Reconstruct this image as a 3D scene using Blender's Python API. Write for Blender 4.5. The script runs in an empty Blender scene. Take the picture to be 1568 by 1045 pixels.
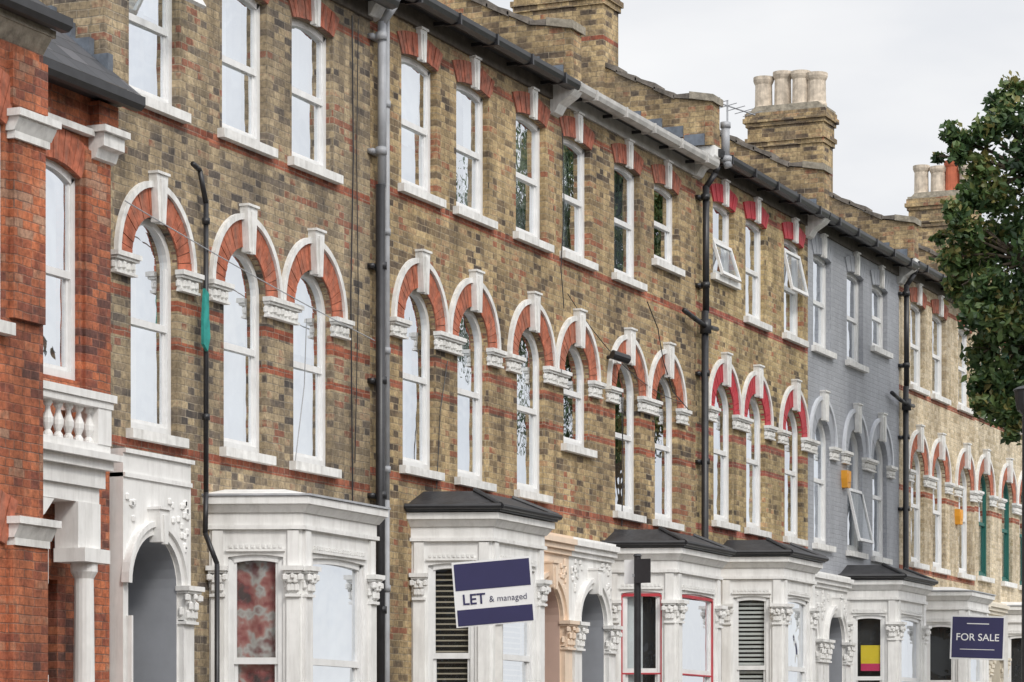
import bpy, math, random
from mathutils import Vector, Matrix
R=random.Random(7)
C=bpy.context
scene=C.scene
pi=math.pi

# ------------------------------------------------------------------ materials
MATS={}
def nmat(name):
    m=bpy.data.materials.new(name); m.use_nodes=True
    nt=m.node_tree; nt.nodes.clear()
    out=nt.nodes.new('ShaderNodeOutputMaterial')
    b=nt.nodes.new('ShaderNodeBsdfPrincipled')
    nt.links.new(b.outputs[0],out.inputs[0])
    MATS[name]=m
    return m,nt,b,out
def N(nt,t,**k):
    n=nt.nodes.new(t)
    for a,v in k.items(): setattr(n,a,v)
    return n
def setin(n,**k):
    for a,v in k.items():
        n.inputs[a.replace('_',' ')].default_value=v
def ramp(nt,stops,interp='LINEAR'):
    r=N(nt,'ShaderNodeValToRGB'); cr=r.color_ramp; cr.interpolation=interp
    while len(cr.elements)>1: cr.elements.remove(cr.elements[-1])
    cr.elements[0].position=stops[0][0]; cr.elements[0].color=(*stops[0][1],1)
    for p,c in stops[1:]:
        e=cr.elements.new(p); e.color=(*c,1)
    return r
def mixc(nt,a,b,fac,mode='MIX'):
    m=N(nt,'ShaderNodeMix',data_type='RGBA',blend_type=mode)
    for s,v in ((0,fac),(6,a),(7,b)):
        if hasattr(v,'links') or hasattr(v,'is_linked'): nt.links.new(v,m.inputs[s])
        else: m.inputs[s].default_value=v if s==0 else (*v,1)
    return m.outputs[2]
def noise(nt,vec,scale,detail=4,rough=.6):
    n=N(nt,'ShaderNodeTexNoise'); setin(n,Scale=scale,Detail=detail,Roughness=rough)
    nt.links.new(vec,n.inputs['Vector']); return n
def plain(name,col,rough=.6,var=.12,scale=3.0,metal=0,bump=.0,dirt=None,stops=None):
    m,nt,b,out=nmat(name)
    tc=N(nt,'ShaderNodeTexCoord')
    n=noise(nt,tc.outputs['Object'],scale,3)
    lo=tuple(c*(1-var) for c in col); hi=tuple(min(1,c*(1+var)) for c in col)
    r=ramp(nt,stops or [(.3,lo),(.7,hi)])
    nt.links.new(n.outputs['Fac'],r.inputs[0])
    col_o=r.outputs[0]
    if dirt:
        mp=N(nt,'ShaderNodeMapping'); mp.inputs['Scale'].default_value=(6,6,.8)
        nt.links.new(tc.outputs['Object'],mp.inputs[0])
        n2=noise(nt,mp.outputs[0],1.6,4,.7)
        r2=ramp(nt,[(.44,(0,0,0)),(.76,(1,1,1))]); nt.links.new(n2.outputs['Fac'],r2.inputs[0])
        mm=N(nt,'ShaderNodeMath',operation='MULTIPLY'); nt.links.new(r2.outputs[0],mm.inputs[0]); mm.inputs[1].default_value=dirt
        col_o=mixc(nt,col_o,(.20,.18,.15),mm.outputs[0])
    nt.links.new(col_o,b.inputs['Base Color'])
    b.inputs['Roughness'].default_value=rough; b.inputs['Metallic'].default_value=metal
    if bump:
        n3=noise(nt,tc.outputs['Object'],30,2)
        bp=N(nt,'ShaderNodeBump'); bp.inputs['Strength'].default_value=bump; bp.inputs['Distance'].default_value=.02
        nt.links.new(n3.outputs['Fac'],bp.inputs['Height']); nt.links.new(bp.outputs[0],b.inputs['Normal'])
    return m
STOCK=[(0,(.07,.052,.040)),(.13,(.16,.115,.075)),(.32,(.29,.21,.115)),(.54,(.43,.315,.165)),(.78,(.53,.40,.22)),(.92,(.41,.255,.14)),(1,(.34,.135,.075))]
STOCKG=[(0,(.075,.065,.06)),(.17,(.165,.135,.11)),(.38,(.285,.225,.15)),(.6,(.39,.305,.19)),(.85,(.48,.38,.245)),(.95,(.36,.225,.145)),(1,(.30,.13,.085))]
STOCKY=[(0,(.10,.075,.05)),(.12,(.22,.16,.09)),(.32,(.37,.275,.14)),(.55,(.49,.37,.185)),(.8,(.58,.45,.25)),(.93,(.45,.275,.145)),(1,(.37,.15,.08))]
RED=[(0,(.13,.055,.045)),(.2,(.29,.085,.05)),(.5,(.45,.135,.06)),(.8,(.53,.175,.08)),(1,(.42,.24,.16))]
def brick(name,stops,mortar,bands=(),seed=0,grime=.55,bandcol=((.32,.085,.045),(.44,.145,.08)),painted=False,mort=.0065,grimecol=(.11,.09,.07)):
    m,nt,b,out=nmat(name)
    tc=N(nt,'ShaderNodeTexCoord'); sx=N(nt,'ShaderNodeSeparateXYZ')
    nt.links.new(tc.outputs['Object'],sx.inputs[0])
    ad=N(nt,'ShaderNodeMath',operation='ADD'); nt.links.new(sx.outputs[0],ad.inputs[0]); nt.links.new(sx.outputs[1],ad.inputs[1])
    ad2=N(nt,'ShaderNodeMath',operation='ADD'); nt.links.new(ad.outputs[0],ad2.inputs[0]); ad2.inputs[1].default_value=seed*3.37+40
    az=N(nt,'ShaderNodeMath',operation='ADD'); nt.links.new(sx.outputs[2],az.inputs[0]); az.inputs[1].default_value=15
    cx=N(nt,'ShaderNodeCombineXYZ'); nt.links.new(ad2.outputs[0],cx.inputs[0]); nt.links.new(az.outputs[0],cx.inputs[1])
    nw=noise(nt,cx.outputs[0],5,2)
    vm=N(nt,'ShaderNodeVectorMath',operation='SCALE'); nt.links.new(nw.outputs['Color'],vm.inputs[0]); vm.inputs['Scale'].default_value=.024
    va=N(nt,'ShaderNodeVectorMath',operation='ADD'); nt.links.new(cx.outputs[0],va.inputs[0]); nt.links.new(vm.outputs[0],va.inputs[1])
    br=N(nt,'ShaderNodeTexBrick'); br.offset=.5; br.squash=.55; br.squash_frequency=2
    setin(br,Scale=1.0,Mortar_Size=mort,Mortar_Smooth=.6,Bias=0.0,Brick_Width=.225,Row_Height=.075)
    br.inputs['Color1'].default_value=(0,0,0,1); br.inputs['Color2'].default_value=(1,1,1,1); br.inputs['Mortar'].default_value=(.5,.5,.5,1)
    nt.links.new(va.outputs[0],br.inputs['Vector'])
    r=ramp(nt,stops)
    n1=noise(nt,cx.outputs[0],.9,5,.7)
    m1=N(nt,'ShaderNodeMath',operation='MULTIPLY_ADD'); nt.links.new(n1.outputs['Fac'],m1.inputs[0]); m1.inputs[1].default_value=2.0; m1.inputs[2].default_value=-.90
    m0=N(nt,'ShaderNodeMath',operation='MULTIPLY'); nt.links.new(br.outputs['Color'],m0.inputs[0]); m0.inputs[1].default_value=.85
    m2=N(nt,'ShaderNodeMath',operation='ADD'); m2.use_clamp=True; nt.links.new(m0.outputs[0],m2.inputs[0]); nt.links.new(m1.outputs[0],m2.inputs[1])
    nt.links.new(m2.outputs[0],r.inputs[0])
    col=r.outputs[0]
    if bands:
        acc=None
        for (z,h) in bands:
            cp=N(nt,'ShaderNodeMath',operation='COMPARE'); nt.links.new(sx.outputs[2],cp.inputs[0]); cp.inputs[1].default_value=z; cp.inputs[2].default_value=h
            if acc is None: acc=cp.outputs[0]
            else:
                mx=N(nt,'ShaderNodeMath',operation='MAXIMUM'); nt.links.new(acc,mx.inputs[0]); nt.links.new(cp.outputs[0],mx.inputs[1]); acc=mx.outputs[0]
        rb=ramp(nt,[(0,tuple(c*.5 for c in bandcol[0])),(.4,bandcol[0]),(1,bandcol[1])]); nt.links.new(br.outputs['Color'],rb.inputs[0])
        col=mixc(nt,col,rb.outputs[0],acc)
    # mortar joints, partly washed out / sooted over
    n6=noise(nt,tc.outputs['Object'],2.2,3); r6=ramp(nt,[(.35,(.25,.25,.25)),(.65,(.95,.95,.95))]); nt.links.new(n6.outputs['Fac'],r6.inputs[0])
    mf=N(nt,'ShaderNodeMath',operation='MULTIPLY'); nt.links.new(br.outputs['Fac'],mf.inputs[0]); nt.links.new(r6.outputs[0],mf.inputs[1])
    col=mixc(nt,col,mortar,mf.outputs[0])
    n2=noise(nt,tc.outputs['Object'],.6,5,.75)
    rg=ramp(nt,[(.45,(0,0,0)),(.68,(1,1,1))]); nt.links.new(n2.outputs['Fac'],rg.inputs[0])
    mg=N(nt,'ShaderNodeMath',operation='MULTIPLY'); nt.links.new(rg.outputs[0],mg.inputs[0]); mg.inputs[1].default_value=grime
    col=mixc(nt,col,grimecol,mg.outputs[0])
    mp=N(nt,'ShaderNodeMapping'); mp.inputs['Scale'].default_value=(2.2,2.2,.35); mp.inputs['Location'].default_value=(seed*2.1,0,0); nt.links.new(tc.outputs['Object'],mp.inputs[0])
    n5=noise(nt,mp.outputs[0],1.3,4,.65); r5=ramp(nt,[(.36,(.60,.585,.57)),(.60,(1.15,1.14,1.12))]); nt.links.new(n5.outputs['Fac'],r5.inputs[0])
    col=mixc(nt,col,r5.outputs[0],.9 if not painted else .3,'MULTIPLY')
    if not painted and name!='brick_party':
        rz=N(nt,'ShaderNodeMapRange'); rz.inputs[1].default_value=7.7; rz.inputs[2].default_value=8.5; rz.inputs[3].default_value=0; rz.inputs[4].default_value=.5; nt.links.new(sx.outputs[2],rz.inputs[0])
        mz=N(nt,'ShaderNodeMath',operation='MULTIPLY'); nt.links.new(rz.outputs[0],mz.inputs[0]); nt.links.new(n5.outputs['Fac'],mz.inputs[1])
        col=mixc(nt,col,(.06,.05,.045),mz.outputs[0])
    n4=noise(nt,tc.outputs['Object'],24,3,.7); r4=ramp(nt,[(.32,(.60,.60,.60)),(.68,(1.25,1.25,1.25))]); nt.links.new(n4.outputs['Fac'],r4.inputs[0])
    col=mixc(nt,col,r4.outputs[0],1.0 if not painted else .3,'MULTIPLY')
    nt.links.new(col,b.inputs['Base Color']); b.inputs['Roughness'].default_value=.9 if not painted else .6
    bp=N(nt,'ShaderNodeBump'); bp.invert=True; bp.inputs['Strength'].default_value=.5; bp.inputs['Distance'].default_value=.012
    nt.links.new(br.outputs['Fac'],bp.inputs['Height']); nt.links.new(bp.outputs[0],b.inputs['Normal'])
    return m

B1=((6.30,.045),(8.02,.04),(4.56,.05),(4.18,.04),(3.16,.045))
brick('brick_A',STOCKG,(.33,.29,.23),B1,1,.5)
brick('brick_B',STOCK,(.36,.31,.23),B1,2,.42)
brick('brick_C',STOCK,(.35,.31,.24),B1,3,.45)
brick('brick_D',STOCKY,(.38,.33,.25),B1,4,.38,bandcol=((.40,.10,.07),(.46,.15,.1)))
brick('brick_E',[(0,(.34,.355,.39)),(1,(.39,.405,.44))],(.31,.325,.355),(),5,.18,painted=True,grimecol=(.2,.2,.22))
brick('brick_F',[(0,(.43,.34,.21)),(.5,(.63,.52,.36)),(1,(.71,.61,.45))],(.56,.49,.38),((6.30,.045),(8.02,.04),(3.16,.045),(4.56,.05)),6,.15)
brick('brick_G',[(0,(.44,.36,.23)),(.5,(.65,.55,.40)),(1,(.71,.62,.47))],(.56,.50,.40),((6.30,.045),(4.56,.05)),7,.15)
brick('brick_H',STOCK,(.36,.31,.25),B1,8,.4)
brick('brick_party',STOCK,(.29,.25,.19),((10.15,.03),),9,.7)
brick('brick_red',RED,(.22,.14,.11),(),10,.35,grimecol=(.12,.07,.055))
plain('white_paint',(.80,.795,.78),.6,.06,5,dirt=.28)
plain('white_stone',(.76,.755,.735),.75,.11,9,dirt=.42)
plain('white_frame',(.79,.79,.785),.35,.05,8,dirt=.15)
plain('cream_paint',(.74,.68,.57),.55,.05,4,dirt=.2)
plain('peach_paint',(.80,.64,.50),.55,.05,4,dirt=.15)
plain('pink_paint',(.62,.45,.38),.6,.05,4)
plain('grey_paint',(.35,.365,.40),.6,.06,5)
plain('lilac_paint',(.58,.60,.64),.6,.05,5)
plain('red_arch',(.40,.12,.065),.85,.45,9,bump=.2,dirt=.45)
plain('red_dark',(.33,.10,.06),.85,.5,9,bump=.2,dirt=.5)
plain('red_bright',(.46,.035,.05),.6,.15,8,dirt=.15)
plain('joint',(.20,.12,.09),.9,.2,20)
plain('black_iron',(.022,.022,.025),.4,.3,8)
plain('black_roof',(.032,.032,.035),.5,.4,6,bump=.2)
plain('lead',(.40,.41,.43),.5,.2,5)
plain('blue_lead',(.12,.14,.17),.55,.4,7)
plain('grey_pipe',(.33,.34,.36),.45,.15,5)
plain('grey_gutter',(.46,.45,.43),.5,.2,5)
plain('stone_cap',(.28,.25,.20),.9,.4,9,bump=.4)
plain('fascia',(.10,.085,.07),.8,.3,9)
plain('coping_tile',(.16,.14,.12),.9,.5,5,bump=.4)
plain('pot_buff',(.54,.46,.37),.85,.3,9,dirt=.5)
plain('pot_red',(.45,.12,.06),.8,.2,6)
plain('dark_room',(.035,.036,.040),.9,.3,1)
plain('curtain_white',(.64,.655,.67),.9,.22,1.6)
plain('curtain_mid',(.34,.36,.37),.9,.35,2.0)  # grey curtain; also the darker lower half of the imitated pane reflection
plain('curtain_cream',(.58,.56,.50),.9,.22,1.6)
plain('curtain_grey',(.22,.245,.28),.9,.4,1.8)
plain('painted_reflection',(.4,.1,.1),.9,.3,3.2,stops=[(.34,(.10,.07,.07)),(.42,(.30,.09,.09)),(.5,(.42,.20,.18)),(.56,(.48,.46,.44)),(.66,(.22,.10,.10))])  # red and pale mottling painted to imitate reflections in the bay pane
plain('blind',(.62,.62,.60),.6,.05,3)
plain('blind_brown',(.42,.36,.28),.6,.05,3)
plain('teal',(.02,.25,.22),.7,.35,9)
plain('orange',(.75,.34,.03),.5,.05,6)
plain('navy',(.022,.020,.085),.45,.05,6)
plain('sign_white',(.78,.78,.78),.45,.03,6)
plain('yellow',(.75,.55,.02),.5,.05,6)
plain('magenta',(.6,.03,.12),.5,.05,6)
plain('door_dark',(.03,.05,.06),.4,.1,4)
plain('green_frame',(.015,.12,.10),.5,.1,4)
plain('asphalt',(.05,.05,.052),.9,.25,3,bump=.3)
plain('paving',(.28,.27,.25),.9,.15,2,bump=.2)
plain('ground_soil',(.12,.13,.07),.95,.3,.5)
plain('kerb_stone',(.33,.32,.30),.85,.15,4)
plain('bark',(.09,.07,.05),.95,.4,10,bump=.5)
plain('wood_post',(.72,.71,.68),.7,.08,8)
plain('dark_glass',(.03,.035,.04),.08,.2,4)
m,nt,b,out=nmat('slate')
tc=N(nt,'ShaderNodeTexCoord'); br=N(nt,'ShaderNodeTexBrick'); setin(br,Scale=1,Brick_Width=.3,Row_Height=.2,Mortar_Size=.006)
br.inputs['Color1'].default_value=(.05,.053,.06,1); br.inputs['Color2'].default_value=(.11,.11,.12,1); br.inputs['Mortar'].default_value=(.02,.02,.02,1)
nt.links.new(tc.outputs['Object'],br.inputs['Vector']); nt.links.new(br.outputs[0],b.inputs['Base Color']); b.inputs['Roughness'].default_value=.7
# glass
m=bpy.data.materials.new('glass'); m.use_nodes=True; nt=m.node_tree; nt.nodes.clear(); MATS['glass']=m
out=N(nt,'ShaderNodeOutputMaterial'); tr=N(nt,'ShaderNodeBsdfTransparent'); gl=N(nt,'ShaderNodeBsdfGlossy'); fr=N(nt,'ShaderNodeFresnel'); fr.inputs[0].default_value=1.5
tr.inputs[0].default_value=(.90,.93,.93,1); gl.inputs['Roughness'].default_value=.01; gl.inputs['Color'].default_value=(.93,.96,1,1)
tc=N(nt,'ShaderNodeTexCoord'); nn=noise(nt,tc.outputs['Object'],1.9,2); bp=N(nt,'ShaderNodeBump'); bp.inputs['Strength'].default_value=.16; bp.inputs['Distance'].default_value=.05
nt.links.new(nn.outputs['Fac'],bp.inputs['Height']); nt.links.new(bp.outputs[0],gl.inputs['Normal'])
ma=N(nt,'ShaderNodeMath',operation='MULTIPLY_ADD'); ma.use_clamp=True; nt.links.new(fr.outputs[0],ma.inputs[0]); ma.inputs[1].default_value=.8; ma.inputs[2].default_value=.03
ms=N(nt,'ShaderNodeMixShader'); nt.links.new(ma.outputs[0],ms.inputs[0]); nt.links.new(tr.outputs[0],ms.inputs[1]); nt.links.new(gl.outputs[0],ms.inputs[2]); nt.links.new(ms.outputs[0],out.inputs[0])
# leaves
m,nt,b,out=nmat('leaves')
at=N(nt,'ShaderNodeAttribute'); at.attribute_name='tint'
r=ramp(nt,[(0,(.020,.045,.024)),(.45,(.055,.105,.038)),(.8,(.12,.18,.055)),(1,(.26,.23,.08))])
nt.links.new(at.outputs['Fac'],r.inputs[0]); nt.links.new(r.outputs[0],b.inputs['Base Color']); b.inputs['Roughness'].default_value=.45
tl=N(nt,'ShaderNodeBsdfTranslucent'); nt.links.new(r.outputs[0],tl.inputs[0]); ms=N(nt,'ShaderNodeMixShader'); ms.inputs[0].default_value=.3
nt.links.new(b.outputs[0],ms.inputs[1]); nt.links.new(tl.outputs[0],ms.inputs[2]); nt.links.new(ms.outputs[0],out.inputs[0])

# ------------------------------------------------------------------ mesh builder
class MB:
    def __init__(s): s.v=[]; s.f=[]; s.m=[]; s.slots=[]
    def mi(s,n):
        if n not in s.slots: s.slots.append(n)
        return s.slots.index(n)
    def face(s,pts,mat):
        i=len(s.v); s.v.extend(pts); s.f.append(tuple(range(i,i+len(pts)))); s.m.append(s.mi(mat))
    def hexa(s,p,mat):
        i=len(s.v); s.v.extend(p); k=s.mi(mat)
        for q in ((0,1,2,3),(4,7,6,5),(0,4,5,1),(1,5,6,2),(2,6,7,3),(3,7,4,0)):
            s.f.append(tuple(i+j for j in q)); s.m.append(k)
    def box(s,T,u0,u1,o0,o1,z0,z1,mat):
        s.hexa([T(u0,o1,z0),T(u1,o1,z0),T(u1,o1,z1),T(u0,o1,z1),T(u0,o0,z0),T(u1,o0,z0),T(u1,o0,z1),T(u0,o0,z1)],mat)
    def prism(s,T,poly,o0,o1,mat):
        n=len(poly); i=len(s.v); k=s.mi(mat)
        s.v.extend([T(u,o1,z) for u,z in poly]); s.v.extend([T(u,o0,z) for u,z in poly])
        s.f.append(tuple(range(i,i+n))); s.m.append(k)
        s.f.append(tuple(range(i+2*n-1,i+n-1,-1))); s.m.append(k)
        for j in range(n):
            q=(j+1)%n; s.f.append((i+j,i+n+j,i+n+q,i+q)); s.m.append(k)
    def prismx(s,T,poly,u0,u1,mat):
        n=len(poly); i=len(s.v); k=s.mi(mat)
        s.v.extend([T(u0,o,z) for o,z in poly]); s.v.extend([T(u1,o,z) for o,z in poly])
        s.f.append(tuple(range(i,i+n))); s.m.append(k)
        s.f.append(tuple(range(i+2*n-1,i+n-1,-1))); s.m.append(k)
        for j in range(n):
            q=(j+1)%n; s.f.append((i+j,i+n+j,i+n+q,i+q)); s.m.append(k)
    def cyl(s,p0,p1,r0,r1,mat,n=10,cap=True):
        p0=Vector(p0); p1=Vector(p1); d=(p1-p0)
        if d.length<1e-6: return
        d.normalize(); a=d.orthogonal().normalized(); b=d.cross(a)
        i=len(s.v); k=s.mi(mat)
        for p,r in ((p0,r0),(p1,r1)):
            for j in range(n):
                t=2*pi*j/n; s.v.append(tuple(p+a*math.cos(t)*r+b*math.sin(t)*r))
        for j in range(n):
            q=(j+1)%n; s.f.append((i+j,i+q,i+n+q,i+n+j)); s.m.append(k)
        if cap:
            s.f.append(tuple(range(i+n-1,i-1,-1))); s.m.append(k); s.f.append(tuple(range(i+n,i+2*n))); s.m.append(k)
    def tube(s,T,pts,r,mat,n=8):
        P=[T(*p) for p in pts]
        for a,b in zip(P,P[1:]): s.cyl(a,b,r,r,mat,n)
    def blob(s,T,u,o,z,ru,ro,rz,mat):
        i=len(s.v); k=s.mi(mat); n=6
        s.v.append(T(u,o,z-rz))
        for a in (-.6,.6):
            for j in range(n):
                t=2*pi*j/n; s.v.append(T(u+ru*math.cos(a)*math.cos(t),o+ro*math.cos(a)*math.sin(t),z+rz*math.sin(a)))
        s.v.append(T(u,o,z+rz)); e=i+1+2*n
        for j in range(n):
            q=(j+1)%n
            for f in ((i,i+1+q,i+1+j),(i+1+j,i+1+q,i+1+n+q,i+1+n+j),(i+1+n+j,i+1+n+q,e)):
                s.f.append(f); s.m.append(k)
    def lathe(s,x,y,prof,mat,n=12):
        i=len(s.v); k=s.mi(mat)
        for r,z in prof:
            for j in range(n):
                t=2*pi*j/n; s.v.append((x+r*math.cos(t),y+r*math.sin(t),z))
        for a in range(len(prof)-1):
            for j in range(n):
                q=(j+1)%n; s.f.append((i+a*n+j,i+a*n+q,i+(a+1)*n+q,i+(a+1)*n+j)); s.m.append(k)
        s.f.append(tuple(range(i+(len(prof)-1)*n,i+len(prof)*n))); s.m.append(k)
    def done(s,name,parent=None,smooth=False):
        if not s.f: return None
        me=bpy.data.meshes.new(name); me.from_pydata(s.v,[],s.f)
        for n in s.slots: me.materials.append(MATS[n])
        me.polygons.foreach_set('material_index',s.m)
        if smooth: me.polygons.foreach_set('use_smooth',[True]*len(s.f))
        me.update()
        ob=bpy.data.objects.new(name,me); C.collection.objects.link(ob)
        if parent: ob.parent=parent
        return ob
def empty(name,loc=(0,0,0)):
    e=bpy.data.objects.new(name,None); e.location=loc; e.empty_display_size=.3; C.collection.objects.link(e); return e
def TF(x0=0,o0=0):
    return lambda u,o,z:(x0+u,-(o0+o),z)
def TFACE(p,q):
    dx,do=q[0]-p[0],q[1]-p[1]; L=math.hypot(dx,do); dx/=L; do/=L; nx,no=-do,dx
    return (lambda u,o,z:(p[0]+dx*u+nx*o,-(p[1]+do*u+no*o),z)),L
def curve(kind,c,a,zs,b,n=16):
    if b<=0 or kind=='rect': return [(c-a,zs),(c+a,zs)]
    if kind=='arch': return [(c-a*math.cos(pi*i/n),zs+b*math.sin(pi*i/n)) for i in range(n+1)]
    return [(c-a+2*a*i/n,zs+b*(1-(2*i/n-1)**2)) for i in range(n+1)]
def wall(mb,T,u0,u1,z0,z1,ops,mat,depth=.3,jamb=None):
    xs=sorted({u0,u1,*[o['c']-o['a'] for o in ops],*[o['c']+o['a'] for o in ops]})
    zs=sorted({z0,z1,*[o['z0'] for o in ops],*[o['zs']+o['b'] for o in ops]})
    zs=[z for z in zs if z0<=z<=z1]
    for i in range(len(xs)-1):
        for j in range(len(zs)-1):
            cx=(xs[i]+xs[i+1])/2; cz=(zs[j]+zs[j+1])/2
            if any(o['c']-o['a']<cx<o['c']+o['a'] and o['z0']<cz<o['zs']+o['b'] for o in ops): continue
            mb.face([T(xs[i],0,zs[j]),T(xs[i+1],0,zs[j]),T(xs[i+1],0,zs[j+1]),T(xs[i],0,zs[j+1])],mat)
    for o in ops:
        c,a,zt=o['c'],o['a'],o['zs']+o['b']; cv=curve(o['kind'],c,a,o['zs'],o['b'])
        if o['b']>0:
            for p,q in zip(cv,cv[1:]):
                mb.face([T(p[0],0,p[1]),T(q[0],0,q[1]),T(q[0],0,zt),T(p[0],0,zt)],mat)
        loop=[(c-a,o['z0'])]+cv+[(c+a,o['z0'])]
        jm=jamb or mat
        for p,q in zip(loop,loop[1:]+loop[:1]):
            mb.face([T(p[0],0,p[1]),T(q[0],0,q[1]),T(q[0],-depth,q[1]),T(p[0],-depth,p[1])],jm)
def ring(mb,T,inner,outer,o0,o1,mat,gap=0):
    n=len(inner)-1
    for i in range(n):
        a,b,c_,d=inner[i],inner[i+1],outer[i+1],outer[i]
        if gap:
            g=gap
            lerp=lambda p,q,t:(p[0]+(q[0]-p[0])*t,p[1]+(q[1]-p[1])*t)
            a,b=lerp(a,b,g),lerp(a,b,1-g); d,c_=lerp(d,c_,g),lerp(d,c_,1-g)
        mb.prism(T,[a,b,c_,d],o0,o1+(R.uniform(-.004,.004) if gap else 0),mat)
def sash(W,G,K,T,o,rail,rec=.06,style='net',fw=.065,fm='white_frame',cmat='curtain_white',ext=.38,deep=.16):
    c,a,z0,zs,b,kind=o['c'],o['a'],o['z0'],o['zs'],o['b'],o['kind']
    r0,r1=-rec-.06,-rec
    W.box(T,c-a,c-a+fw,r0,r1,z0,zs,fm); W.box(T,c+a-fw,c+a,r0,r1,z0,zs,fm)
    W.box(T,c-a+fw,c+a-fw,r0,r1,z0,z0+fw+.02,fm)
    if b<=0: W.box(T,c-a+fw,c+a-fw,r0,r1,zs-fw,zs,fm); top=zs-fw
    elif kind=='arch':
        ring(W,T,curve(kind,c,a-fw,zs,b-fw),curve(kind,c,a,zs,b),r0,r1,fm); top=zs+b
    else:
        ring(W,T,curve(kind,c,a-fw,zs-fw,b),curve(kind,c,a,zs,b),r0,r1,fm); top=zs+b-fw
    if rail:
        W.box(T,c-a+fw,c+a-fw,r0+.01,r1-.012,rail-.035,rail+.03,fm)
        W.box(T,c-a+fw,c-a+fw+.035,r0+.0,r1-.035,z0+fw,rail-.035,fm); W.box(T,c+a-fw-.035,c+a-fw,r0,r1-.035,z0+fw,rail-.035,fm)
        W.box(T,c-a+fw+.035,c+a-fw-.035,r0,r1-.035,z0+fw+.02,z0+fw+.06,fm)
        W.box(T,c-a+fw,c-a+fw+.025,r0+.02,r1-.015,rail+.03,zs,fm); W.box(T,c+a-fw-.025,c+a-fw,r0+.02,r1-.015,rail+.03,zs,fm)
    def gp(pts,oo):
        tl_=R.uniform(-.008,.008)
        G.face([T(u,oo+(tl_ if u>c else -tl_),z) for u,z in pts],'glass')
    cv=curve(kind,c,a-.02,zs,b)
    if b<=0: cv=[(c-a+.02,zs-.01),(c+a-.02,zs-.01)]
    if rail:
        gp([(c-a+.02,rail)]+cv+[(c+a-.02,rail)],-rec-.035)
        gp([(c-a+.02,z0+.01),(c-a+.02,rail-.002),(c+a-.02,rail-.002),(c+a-.02,z0+.01)],-rec-.05)
    else: gp([(c-a+.02,z0+.01)]+cv+[(c+a-.02,z0+.01)],-rec-.042)
    oc=-rec-deep
    def cur(ua,ub,za,zb,mat,amp=.028,k=27):
        n=max(4,int((ub-ua)/.02)); ph=R.random()*6
        f=lambda u:amp*math.sin(u*k+ph)+amp*.8*math.sin(u*k*.43+ph*2)
        for i in range(n):
            p=ua+(ub-ua)*i/n; q=ua+(ub-ua)*(i+1)/n
            K.face([T(p,oc+f(p),za),T(q,oc+f(q),za),T(q,oc+f(q),zb),T(p,oc+f(p),zb)],mat)
    zt=zs+b; l=c-a-.03; r_=c+a+ext; md=(rail or (z0+zt)/2)
    am=.028 if deep>.1 else .012
    if style=='net': cur(l,r_,z0,zt,cmat,am)
    elif style=='half': cur(l,r_,z0,md,cmat,am)
    elif style=='two':
        zz=md+R.uniform(-.35,.25); cur(l,r_,zz,zt,cmat,.002); oc-=.03; cur(l,r_,z0,zz+.02,'curtain_mid',am)  # pale upper layer over grey imitates the bright-to-dark reflection in the pane
    elif style=='twog':
        cur(l,c+a*.15,z0,zt,cmat,am); oc-=.05; cur(c+a*.05,r_,z0,zt,'curtain_mid',am)
    elif style=='blindtop': cur(l,r_,md+R.uniform(-.3,.25),zt,cmat,.002)
    elif style=='sides':
        cur(l,c+a*.05,z0,zt,cmat,am); cur(c+a*.75,r_,z0,zt,cmat,am)
    elif style=='left': cur(l,c+a*.3,z0,zt,cmat,am)
    elif style=='slats':
        z=z0+.04
        while z<zt:
            K.box(T,l,r_,oc-.012,oc+.012,z,z+.016,cmat); z+=.062
    elif style=='blindslats':
        z=z0+.04
        while z<zt:
            K.box(T,l,r_,oc-.012,oc+.012,z,z+.034,cmat); z+=.062
# ornaments
def impost(mb,T,u0,u1,z,mat='white_stone'):
    mb.box(T,u0-.015,u1+.015,.0,.10,z-.045,z,mat); mb.box(T,u0,u1,.0,.08,z-.07,z-.047,mat)
    mb.box(T,u0+.02,u1-.02,.0,.045,z-.175,z-.072,mat); mb.box(T,u0+.01,u1-.01,.0,.065,z-.20,z-.177,mat)
    n=max(3,int((u1-u0)/.085))
    for i in range(n):
        u=u0+.04+(u1-u0-.08)*(i+.5)/n
        mb.blob(T,u,.048,z-.125+.01*(i%2),.034,.034,.045,mat)
    mb.blob(T,u0+.02,.02,z-.125,.026,.035,.04,mat)
def bigcap(mb,T,u0,u1,z,mat='white_paint',h=.30,pr=.05):
    mb.box(T,u0-.05,u1+.05,0,pr+.08,z-.045,z,mat); mb.box(T,u0-.03,u1+.03,0,pr+.055,z-.07,z-.046,mat)
    mb.box(T,u0+.0,u1-.0,0,pr+.01,z-h+.03,z-.071,mat); mb.box(T,u0-.02,u1+.02,0,pr+.03,z-h,z-h+.028,mat)
    w=u1-u0
    for r_,zz,sc in ((0,z-h+.09,1),(1,z-h+.17,1.1)):
        n=3 if r_==0 else 2
        for i in range(n):
            u=u0+w*(i+.5)/n; mb.blob(T,u,pr+.02+.02*r_,zz,.035*sc,.03,.05,mat)
    for u in (u0-.02,u1+.02): mb.blob(T,u,pr+.04,z-.11,.04,.04,.04,mat)
    mb.blob(T,u0-.01,pr*.5,z-h+.12,.03,.03,.05,mat); mb.blob(T,(u0+u1)/2,pr+.06,z-.10,.03,.03,.03,mat)
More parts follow.
